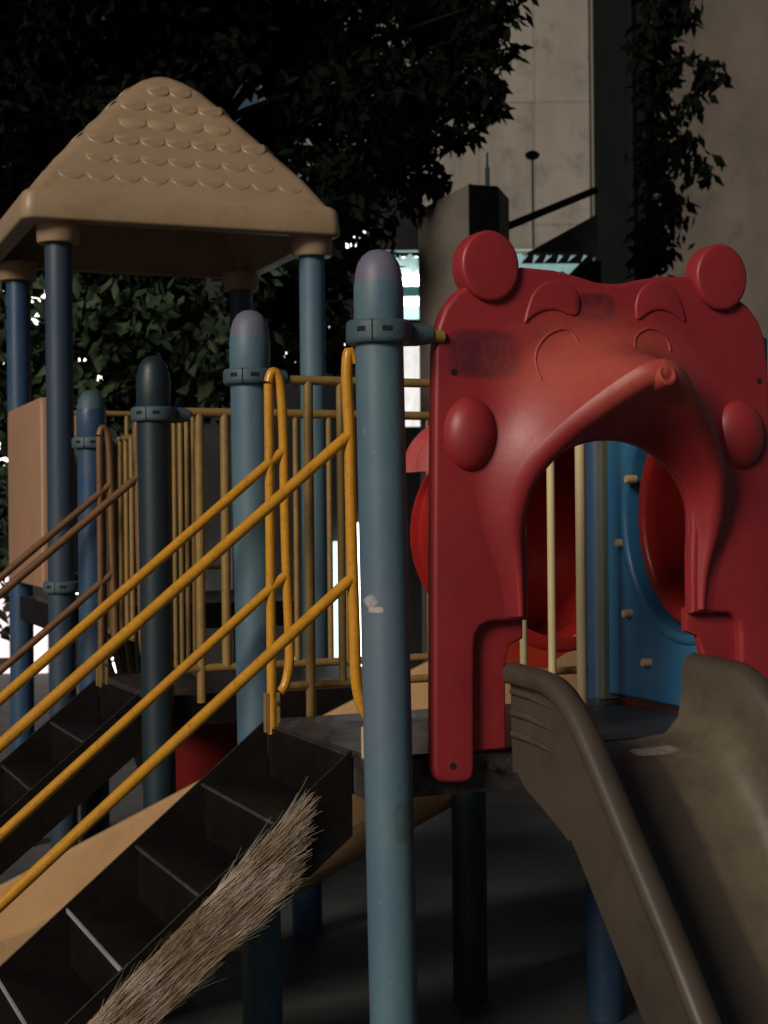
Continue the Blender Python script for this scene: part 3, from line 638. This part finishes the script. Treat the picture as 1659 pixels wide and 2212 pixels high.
def roof():
    prof = [(0.62, 2.812), (0.682, 2.812), (0.692, 2.817), (0.696, 2.827), (0.688, 2.915), (0.680, 2.932), (0.666, 2.944), (0.660, 2.942), (0.648, 2.955), (0.560, 3.080), (0.482, 3.178), (0.400, 3.275), (0.316, 3.373), (0.232, 3.470), (0.170, 3.538), (0.108, 3.590), (0.055, 3.618), (0.02, 3.627), (0.001, 3.629)]
    inner = [(0.625, 2.845), (0.62, 2.90), (0.50, 3.04), (0.34, 3.23), (0.18, 3.42), (0.01, 3.52)]
    def ring(h, z, cr):
        cr = min(cr, h*0.98); out = []; TCK = TCC + T1*0.055*max(0, (z-2.95)/0.68)
        for (sx, sy, a0) in ((1, 1, 0), (-1, 1, 90), (-1, -1, 180), (1, -1, 270)):
            for k in range(5):
                an = R(a0 + 90*k/4); x = sx*(h-cr) + cr*math.cos(an); y = sy*(h-cr) + cr*math.sin(an); out.append(TCK + T1*x + T2*y + EZ*z)
            nx_ = {(1, 1): (-1, 1), (-1, 1): (-1, -1), (-1, -1): (1, -1), (1, -1): (1, 1)}[(sx, sy)]
            an = R(a0 + 90); ax, ay = sx*(h-cr) + cr*math.cos(an), sy*(h-cr) + cr*math.sin(an); bx, by = nx_[0]*(h-cr) + cr*math.cos(an), nx_[1]*(h-cr) + cr*math.sin(an)
            for k in range(1, 6):
                t = k/6; out.append(TCK + T1*(ax + (bx-ax)*t) + T2*(ay + (by-ay)*t) + EZ*z)
        return out
    rows = [ring(h, z, 0.05) for h, z in inner[::-1]] + [ring(h, z, 0.05 if h > 0.55 else 0.075) for h, z in prof]
    return MB().loft(rows, closed=True)
rf = roof().build('roof', M['tanroof'], tower, angle=50)
# scallops
def scallop_mesh(w):
    b = MB(); n = 12; top = []; lo = []
    shp = [(-0.5*w, 0.035)] + [(0.5*w*math.cos(t), -0.42*w*math.sin(t)) for t in np.linspace(math.pi, 2*math.pi, n)[::1]] + [(0.5*w, 0.035)]
    shp = [(x, -abs(y) if 0 < i < len(shp)-1 else y) for i, (x, y) in enumerate(shp)]
    for x, y in shp: top.append(Vector((x*0.93, y*0.95, 0.0022 if y <= 0 else -0.004))); lo.append(Vector((x*1.02, y*1.10, -0.0045)))
    k = len(shp); b.add(top + lo, [tuple(range(k))] + [(i, k + i, k + (i+1) % k, (i+1) % k) for i in range(k)])
    return b.mesh('scallop', True, 50)
SM = {}
slope_pts = [(0.624, 2.989), (0.56, 3.080), (0.482, 3.178), (0.400, 3.275), (0.316, 3.373), (0.236, 3.466), (0.15, 3.522)]
for fi, (nrm, tan_) in enumerate(((-T2, T1), (T1, T2), (T2, -T1), (-T1, -T2))):
    sl_n = (nrm*0.765 + EZ*0.645).normalized(); upv = sl_n.cross(tan_).normalized()
    if upv.z < 0: upv = -upv
    for ri in range(6):
        h, z = slope_pts[ri]; h2, z2 = h - 0.012, z + 0.014
        wid = 2*(h-0.082); cnt = max(2, int(round(wid/0.118))); w = wid/cnt
        key = round(w, 3)
        if key not in SM: SM[key] = scallop_mesh(w)
        off = 0.5 if ri % 2 else 0.0
        for k in range(cnt - (1 if ri % 2 else 0)):
            x = -wid/2 + w*(k + 0.5 + off)
            o = link('scallop', SM[key], M['tanroof'], rf)
            o.matrix_local = Matrix.Translation(TCC + T1*0.055*max(0, (z2 + 0.03 - 2.95)/0.68) + nrm*(h2 - (0.0262 if ri == 0 else 0.0288)) + tan_*x + EZ*(z2 + 0.037)) @ Matrix((tan_, upv, sl_n)).transposed().to_4x4()
TD = 1.212
MB().box(TCC + EZ*(TD-0.012), T1*0.53, T2*0.53, EZ*0.012).build('deck_floor', M['deck'], tower, smooth=False)
for v_, a_ in ((-T2, T1), (T1, T2), (T2, T1), (-T1, T2)):
    MB().box(TCC + v_*0.535 + EZ*(TD-0.055), a_*0.50, v_*0.006, EZ*0.055).build('deck_beam', M['black'], tower, smooth=False)
# tan side panel between the left posts
PF = frame(TCC - T1*0.57 + EZ*0, T2, EZ, -T1)
plate('side_panel', [[(-0.48, 1.29), (0.48, 1.29), (0.48, 2.06), (0.45, 2.10), (-0.45, 2.10), (-0.48, 2.06)]], PF, 0.05, 0.014, M['tanpanel'], tower)
railing('railing', tower, TCC + T2*0.56 - T1*0.5, TCC + T2*0.56 + T1*0.5, 2.10, 1.33, [(i/8, 0.011) for i in range(1, 8)], M['mustard'])

# ------------------------------------------------------------------ background buildings
bw = thing('concrete_building', 'tall stained concrete building wall behind the tree', 'building', (1.5, 27, 0))
def wallrect(parent, name, x0, x1, z0, z1, Y, m, th=0.15): return MB().box(((x0+x1)/2, Y + th, (z0+z1)/2), (((x1-x0)/2), 0, 0), (0, th, 0), (0, 0, (z1-z0)/2)).build(name, m, parent, smooth=False)
WY = 27.0
xa, xb = at(560, 0, WY).x, at(1281, 300, WY).x
# cast panels with shallow recessed joints
zs = [0.0, 2.9, 5.6, 6.5, 8.6, 11.0, 14.2]; xs = [xa, xa + 1.3, xa + 2.6, xa + 3.75, xa + 4.7, xb - 0.02]
wallrect(bw, 'wall_core', xa, xb - 0.05, 0, 14.1, WY + 0.012, M['concrete'], 0.3)
for i in range(len(zs)-1):
    for j in range(len(xs)-1):
        wallrect(bw, 'wall_panel', xs[j] + 0.004, xs[j+1] - 0.004, zs[i] + 0.004, zs[i+1] - 0.004, WY + random.uniform(-0.004, 0.004), M['concrete'] if random.random() < 0.7 else M['concrete2'], 0.004)
PY = 26.0
pil = thing('dark_pillar', 'tall dark building pillar right of the concrete wall', 'pillar', (at(1340, 0, PY).x, PY, 0))
x0, x1 = at(1282, 300, PY).x, at(1395, 300, PY).x
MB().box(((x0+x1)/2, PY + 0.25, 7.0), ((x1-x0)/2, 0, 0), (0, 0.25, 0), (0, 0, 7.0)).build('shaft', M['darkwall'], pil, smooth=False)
MB().box((x0 - 0.012, PY + 0.02, 7.0), (0.011, 0, 0), (0, 0.02, 0), (0, 0, 7.0)).build('edge_trim', M['concrete'], pil, smooth=False)
MB().tube([Vector((x0 + 0.62, PY - 0.06, 0)), Vector((x0 + 0.62, PY - 0.06, 14))], 0.05, 10).build('drain_pipe', M['darkwall'], pil)
rw = thing('brown_side_wall', 'brownish grey rendered wall at the far right', 'wall', (6.0, 24, 0))
a0 = Vector((x1 - 0.05, PY + 0.4, 0)); a1 = Vector((9.0, 21.5, 0)); dv = (a1-a0); nn = Vector((dv.y, -dv.x, 0)).normalized()
MB().box((a0+a1)/2 - nn*0.1 + EZ*7, dv/2, nn*0.1, EZ*7).build('wall', M['brownwall'], rw, smooth=False)
# block wall and its post
bl = thing('block_wall', 'grey-brown wall block with a thin rod on top, left of the red ear', 'wall', (at(970, 600, 9.6).x, 9.6, 0))
p = [at(903, 455, 9.9), at(1012, 398, 9.3), at(1075, 402, 9.5)]
b = MB(); v = [Vector((q.x, q.y, 0)) for q in p] + [Vector((q.x, q.y, q.z)) for q in p] + [Vector((p[0].x + 0.2, p[0].y + 0.5, 0)), Vector((p[2].x + 0.1, p[2].y + 0.4, 0)), Vector((p[0].x + 0.2, p[0].y + 0.5, p[0].z)), Vector((p[2].x + 0.1, p[2].y + 0.4, p[2].z))]
b.add(v, [(0, 1, 4, 3), (3, 4, 5, 9, 8), (2, 7, 9, 5), (0, 3, 8, 6), (6, 8, 9, 7)]); b.build('wall', M['block'], bl, smooth=False)
b = MB(); q1_, q2_ = at(1014, 398, 9.27), at(1077, 400, 9.47)
b.box(Vector(((q1_.x+q2_.x)/2, (q1_.y+q2_.y)/2, q1_.z/2)), Vector((q2_.x-q1_.x, q2_.y-q1_.y, 0))/2, Vector((0, 0.02, 0)), EZ*q1_.z/2).build('end_face', M['darkwall'], bl, smooth=False)
q = at(1053, 398, 9.45); MB().tube([q - EZ*0.02, q + EZ*0.10, q + EZ*0.10, q + EZ*0.19], [0.014, 0.014, 0.008, 0.006], 8).build('rod', M['navy'], bl)
# thin unlit pole lamp in front of the concrete wall
lp = thing('slim_pole_lamp', 'slim unlit pole lamp against the concrete wall', 'lamp', (at(1150, 500, 12.6).x, 12.6, 0))
q = at(1150, 338, 12.6); MB().tube([Vector((q.x, q.y, 0)), q], 0.009, 8).build('pole', M['block'], lp)
MB().lathe(q, [(0.01, -0.03), (0.05, -0.012), (0.062, 0.01), (0.05, 0.03), (0.02, 0.045), (0.0, 0.05)], 16).build('lamp_head', M['darkwall'], lp)
# dark sloping beam and lean-to shed
bm_ = MB().tube([at(1080, 496, 10.2), at(1286, 411, 11.2)], 0.026, 10).build('sloping_beam', M['darkwall']); bm_.location = (0, 0, 0)
tag(bm_, 'dark sloping pipe reaching from behind the ear to the pillar', 'pipe')
shed = thing('lit_shed', 'small shed with a pale corrugated roof edge and white lamp light inside', 'shed', (1.0, 11.4, 0))
def corr(px0, px1, py, Y, dpt, name):
    a = at(px0, py, Y); b2 = at(px1, py, Y); n = 60; rows = []
    for k in range(4):
        rows.append([Vector((a.x + (b2.x-a.x)*i/n, Y + dpt*k/3, a.z + 0.010*k/3*4 + 0.016*math.sin(2*math.pi*i/n*abs(b2.x-a.x)/0.085))) for i in range(n+1)])
    o = MB().loft(rows).build(name, M['corrug'], shed); return o
corr(826, 1275, 553, 11.0, 1.3, 'roof_sheet')
c = at(1050, 541, 10.97); MB().box((c.x, 10.97, c.z), (0.75, 0, 0), (0, 0.012, 0), (0, 0, 0.006)).build('roof_trim', M['corrug'], shed, smooth=False)
def shedrect(name, px0, px1, py0, py1, Y, m):
    a, b2 = at(px0, py0, Y), at(px1, py1, Y)
    return MB().box(((a.x+b2.x)/2, Y, (a.z+b2.z)/2), ((b2.x-a.x)/2, 0, 0), (0, 0.01, 0), (0, 0, abs(a.z-b2.z)/2)).build(name, m, shed, smooth=False)
shedrect('lit_panel', 800, 935, 556, 618, 12.2, M['lampwhite'])
shedrect('mint_board', 800, 935, 619, 640, 12.15, M['mint'])
shedrect('lit_panel', 800, 935, 641, 661, 12.2, M['litwhite'])
shedrect('mint_board', 800, 935, 662, 690, 12.15, M['litmint'])
shedrect('dark_board', 800, 935, 691, 735, 12.1, M['darkwall'])
shedrect('lit_strip', 1100, 1262, 556, 566, 12.2, M['litmint'])
shedrect('dark_board', 936, 1300, 567, 735, 12.1, M['darkwall'])
# dark roof hump with plants right of the beam
ro = thing('dark_lean_to', 'dark lean-to roof wedge beside the pillar', 'roof', (1.5, 10.9, 2.8))
a, b2, c2 = at(1140, 545, 10.9), at(1292, 545, 10.9), at(1290, 462, 10.9)
v = [a, b2, c2]; v2 = [q + Vector((0, 0.5, 0)) for q in v]
MB().add(v + v2, [(0, 1, 2), (5, 4, 3), (0, 3, 4, 1), (1, 4, 5, 2), (2, 5, 3, 0)]).build('wedge', M['shopwall'], ro, smooth=False)
# whitewashed wall under the shed, lamp light on it put in as emission
q = at(915, 900, 10.6); ww = MB().box((q.x, 10.7, 2.46), (0.22, 0, 0), (0, 0.05, 0), (0, 0, 0.28)).build('glowing_wall', M['glowwall'], smooth=False)
ww.scale = (1, 1, 1); tag(ww, 'whitewashed wall with added soft glow seen between the front post and red panel', 'glowing wall')

# far lit shop fronts
shop = thing('shop_row', 'dark row of shops with bright white lit openings far behind the railings', 'building', (-2.5, 16, 0))
MB().box((-3.2, 16.35, 2.5), (3.6, 0, 0), (0, 0.3, 0), (0, 0, 2.5)).build('wall', M['shopwall'], shop, smooth=False)
def pane(px0, px1, py0, py1, m, Y=16.0):
    a, b2 = at(px0, py0, Y), at(px1, py1, Y)
    w = MB().box(((a.x+b2.x)/2, Y, (a.z+b2.z)/2), ((b2.x-a.x)/2, 0, 0), (0, 0.02, 0), (0, 0, (a.z-b2.z)/2)).build('lit_opening', m, shop, smooth=False)
    if px1 - px0 < 60: return
    cx_, cz_ = (a.x+b2.x)/2, (a.z+b2.z)/2
    MB().box((cx_, Y - 0.03, cz_), (0.012, 0, 0), (0, 0.008, 0), (0, 0, (a.z-b2.z)/2)).build('mullion', M['shopwall'], w, smooth=False)
for q in ((-120, 18, 780, 1010, 'litwhite'), (-120, 20, 1190, 1420, 'litpink'), (52, 104, 1325, 1480, 'litpink'), (225, 296, 1392, 1424, 'litwhite'), (236, 292, 1432, 1460, 'litwhite'), (366, 432, 1255, 1315, 'litwhite'), (503, 516, 1165, 1320, 'litwhite'), (618, 646, 1420, 1470, 'litmint'),
          (698, 742, 1170, 1440, 'litmint'), (746, 790, 1130, 1480, 'litwhite'), (694, 775, 1452, 1500, 'litwhite'), (120, 190, 1262, 1300, 'litwhite'), (-60, 30, 1440, 1500, 'litpink'), (-40, 60, 470, 560, 'litwhite'), (-20, 100, 620, 700, 'litwhite'), (170, 240, 770, 830, 'litwhite'), (250, 330, 650, 720, 'litwhite'), (590, 640, 760, 800, 'litwhite'), (700, 790, 500, 540, 'litwhite'), (690, 760, 700, 760, 'litwhite')):
    pane(q[0], q[1], q[2], q[3], M[q[4]])

# ------------------------------------------------------------------ trees
def leaf_mesh(name, pts, size, mat_, parent, droop=0.6, seed=1):
    rng = np.random.default_rng(seed); n = len(pts); P = np.asarray(pts)
    az = rng.uniform(0, 2*np.pi, n); el = -droop + rng.normal(0, 0.45, n)
    d = np.stack([np.cos(az)*np.cos(el), np.sin(az)*np.cos(el), np.sin(el)], 1)
    rv = rng.normal(0, 1, (n, 3)); s = np.cross(d, rv); s /= np.linalg.norm(s, axis=1)[:, None]; nm = np.cross(s, d)
    L = size*rng.uniform(0.65, 1.25, n)[:, None]; w = L*rng.uniform(0.20, 0.28, n)[:, None]
    v = np.stack([P, P + d*L*0.45 + s*w - nm*L*0.04, P + d*L*0.48 + nm*L*0.05, P + d*L*0.45 - s*w - nm*L*0.04, P + d*L - nm*L*0.12], 1).reshape(-1, 3)
    i = np.arange(n)[:, None]*5
    f = np.concatenate([i + np.array([[0, 1, 2]]), i + np.array([[0, 2, 3]]), i + np.array([[1, 4, 2]]), i + np.array([[2, 4, 3]])], 0)
    me = bpy.data.meshes.new(name); me.vertices.add(len(v)); me.vertices.foreach_set('co', v.ravel().astype(np.float32))
    me.loops.add(len(f)*3); me.loops.foreach_set('vertex_index', f.ravel().astype(np.int32)); me.polygons.add(len(f))
    me.polygons.foreach_set('loop_start', (np.arange(len(f))*3).astype(np.int32)); me.update(); me.validate()
    return tag(link(name, me, mat_, parent), kind='stuff')
def inside(px, py, poly):
    r_ = False; j = len(poly)-1
    for i in range(len(poly)):
        if (poly[i][1] > py) != (poly[j][1] > py) and px < (poly[j][0]-poly[i][0])*(py-poly[i][1])/(poly[j][1]-poly[i][1]) + poly[i][0]: r_ = not r_
        j = i
    return r_
def branch(b, p, q, r0, r1, sag=0.1):
    k = 6; b.tube([p.lerp(q, i/k) + EZ*(sag*math.sin(math.pi*i/k)) + Vector((RNG.normal(0, 0.015), RNG.normal(0, 0.015), 0))*(1 if 0 < i < k else 0) for i in range(k+1)], [r0 + (r1-r0)*i/k for i in range(k+1)], 7)

big = thing('big_leafy_tree', 'large dark leafy tree filling the upper left behind the roof', 'tree', (-1.5, 10.6, 0))
trunk = MB(); trunk.tube([Vector((-1.5, 10.6, 0)), Vector((-1.48, 10.62, 1.0)), Vector((-1.42, 10.6, 2.2)), Vector((-1.35, 10.55, 3.6)), Vector((-1.2, 10.6, 5.2))], [0.26, 0.2, 0.18, 0.15, 0.09], 14)
poly = [(-260, -500), (1010, -500), (1080, -60), (1085, 40), (1040, 90), (1045, 210), (1000, 290), (925, 345), (900, 420), (840, 480), (760, 560), (745, 700), (700, 820), (420, 860), (120, 830), (-260, 900)]
cl = []
while len(cl) < 520:
    x, y = random.uniform(-260, 1090), random.uniform(-500, 900)
    if inside(x, y, poly) and not (y > 540 and random.random() < 0.35): cl.append((x, y, random.uniform(9.0, 12.2)))
cl += [(1100, 105, 9.6), (1075, 120, 9.6), (1060, 230, 9.7), (955, 395, 9.6), (935, 370, 9.6), (905, 400, 9.6), (1085, 45, 9.7), (1020, 285, 9.7), (985, 300, 9.7), (890, 440, 9.8), (1045, 160, 9.7), (1060, 190, 9.7)]
P = []; tw = MB()
for i, (x, y, Y) in enumerate(cl):
    c = at(x, y, Y); small = i >= 520; r_ = 0.07 if small else random.uniform(0.16, 0.32); cnt = 26 if small else int(150*(r_/0.24)**2)
    g_ = RNG.normal(0, 1, (cnt, 3)); g_ /= np.linalg.norm(g_, axis=1)[:, None]; rad = r_*RNG.random(cnt)**0.45
    P.append(np.array(c) + g_*rad[:, None]*np.array([1, 1, 0.85]))
    if i % 9 == 0 or small:
        tw.tube([c.lerp(Vector((-1.35, 10.55, 3.4)), 0.0 if not small else 0.0), c.lerp(Vector((-1.35, 10.6, 4.0)), 0.25) + EZ*0.08, c.lerp(Vector((-1.35, 10.6, 4.0)), 0.6) + EZ*0.1, Vector((-1.35, 10.6, 3.9))], [0.006, 0.015, 0.03, 0.05], 6)
trunk.build('trunk', M['bark'], big); tw.build('limbs', M['bark'], big)
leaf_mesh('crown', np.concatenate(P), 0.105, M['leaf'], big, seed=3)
# lower foliage of a shrub behind the tower, light put into its green
sh = thing('leafy_shrub', 'lit green leafy shrub glimpsed beneath the tower roof', 'shrub', (-1.4, 9.2, 0))
P = []; stm = MB()
for i in range(100):
    x, y = (random.uniform(-40, 520), random.uniform(590, 880)) if i < 68 else (random.uniform(-60, 36), random.uniform(740, 1290)); c = at(x, y, random.uniform(8.7, 9.6)); cnt = 22; g_ = RNG.normal(0, 0.13, (cnt, 3)); P.append(np.array(c) + g_)
    if i % 5 == 0: stm.tube([Vector((-1.4, 9.25, 0)), Vector((-1.4, 9.25, 1.0)).lerp(c, 0.4), c], [0.03, 0.018, 0.005], 6)
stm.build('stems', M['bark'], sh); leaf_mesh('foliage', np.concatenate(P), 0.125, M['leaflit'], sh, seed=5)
# hanging creeper by the pillar
cr = thing('hanging_creeper', 'dark leafy branches hanging in front of the pillar and brown wall', 'creeper', (at(1420, 300, 11.6).x, 11.6, 0))
P = []; stm = MB(); spine = [(1395, -60), (1402, 80), (1408, 220), (1405, 360), (1402, 480), (1398, 560)]
sp3 = [at(x, y, 11.7) for x, y in spine]; stm.tube([Vector((sp3[-1].x, sp3[-1].y, 0))] + sp3[::-1], [0.05] + [0.03, 0.028, 0.025, 0.022, 0.02, 0.015], 8)
for i in range(62):
    y = random.uniform(-80, 560); wd = 60*(0.5 + 0.5*math.sin(y*0.03 + 1))*max(0.3, 1 - max(0, y-420)/160) + 22; c = at(1405 + random.uniform(-14, wd), y, random.uniform(11.4, 11.9)); P.append(np.array(c) + RNG.normal(0, 0.055, (22, 3)))
for pts in (((1410, 330), (1450, 270), (1490, 215), (1530, 160), (1540, 140)), ((1410, 400), (1450, 370), (1500, 345), (1525, 355)), ((1410, 180), (1440, 150), (1470, 120)), ((1410, 300), (1450, 320), (1490, 300)), ((1405, 60), (1450, 30), (1490, 20))):
    q3 = [at(x, y, 11.5) for x, y in pts]; stm.tube(q3, 0.006, 6)
    for q in q3[1:]: P.append(np.array(q) + RNG.normal(0, 0.05, (20, 3)))
    for k in range(len(q3)-1): P.append(np.array(q3[k].lerp(q3[k+1], 0.5)) + RNG.normal(0, 0.045, (14, 3)))
stm.build('stems', M['bark'], cr); leaf_mesh('foliage', np.concatenate(P), 0.12, M['leaf'], cr, droop=0.9, seed=9)
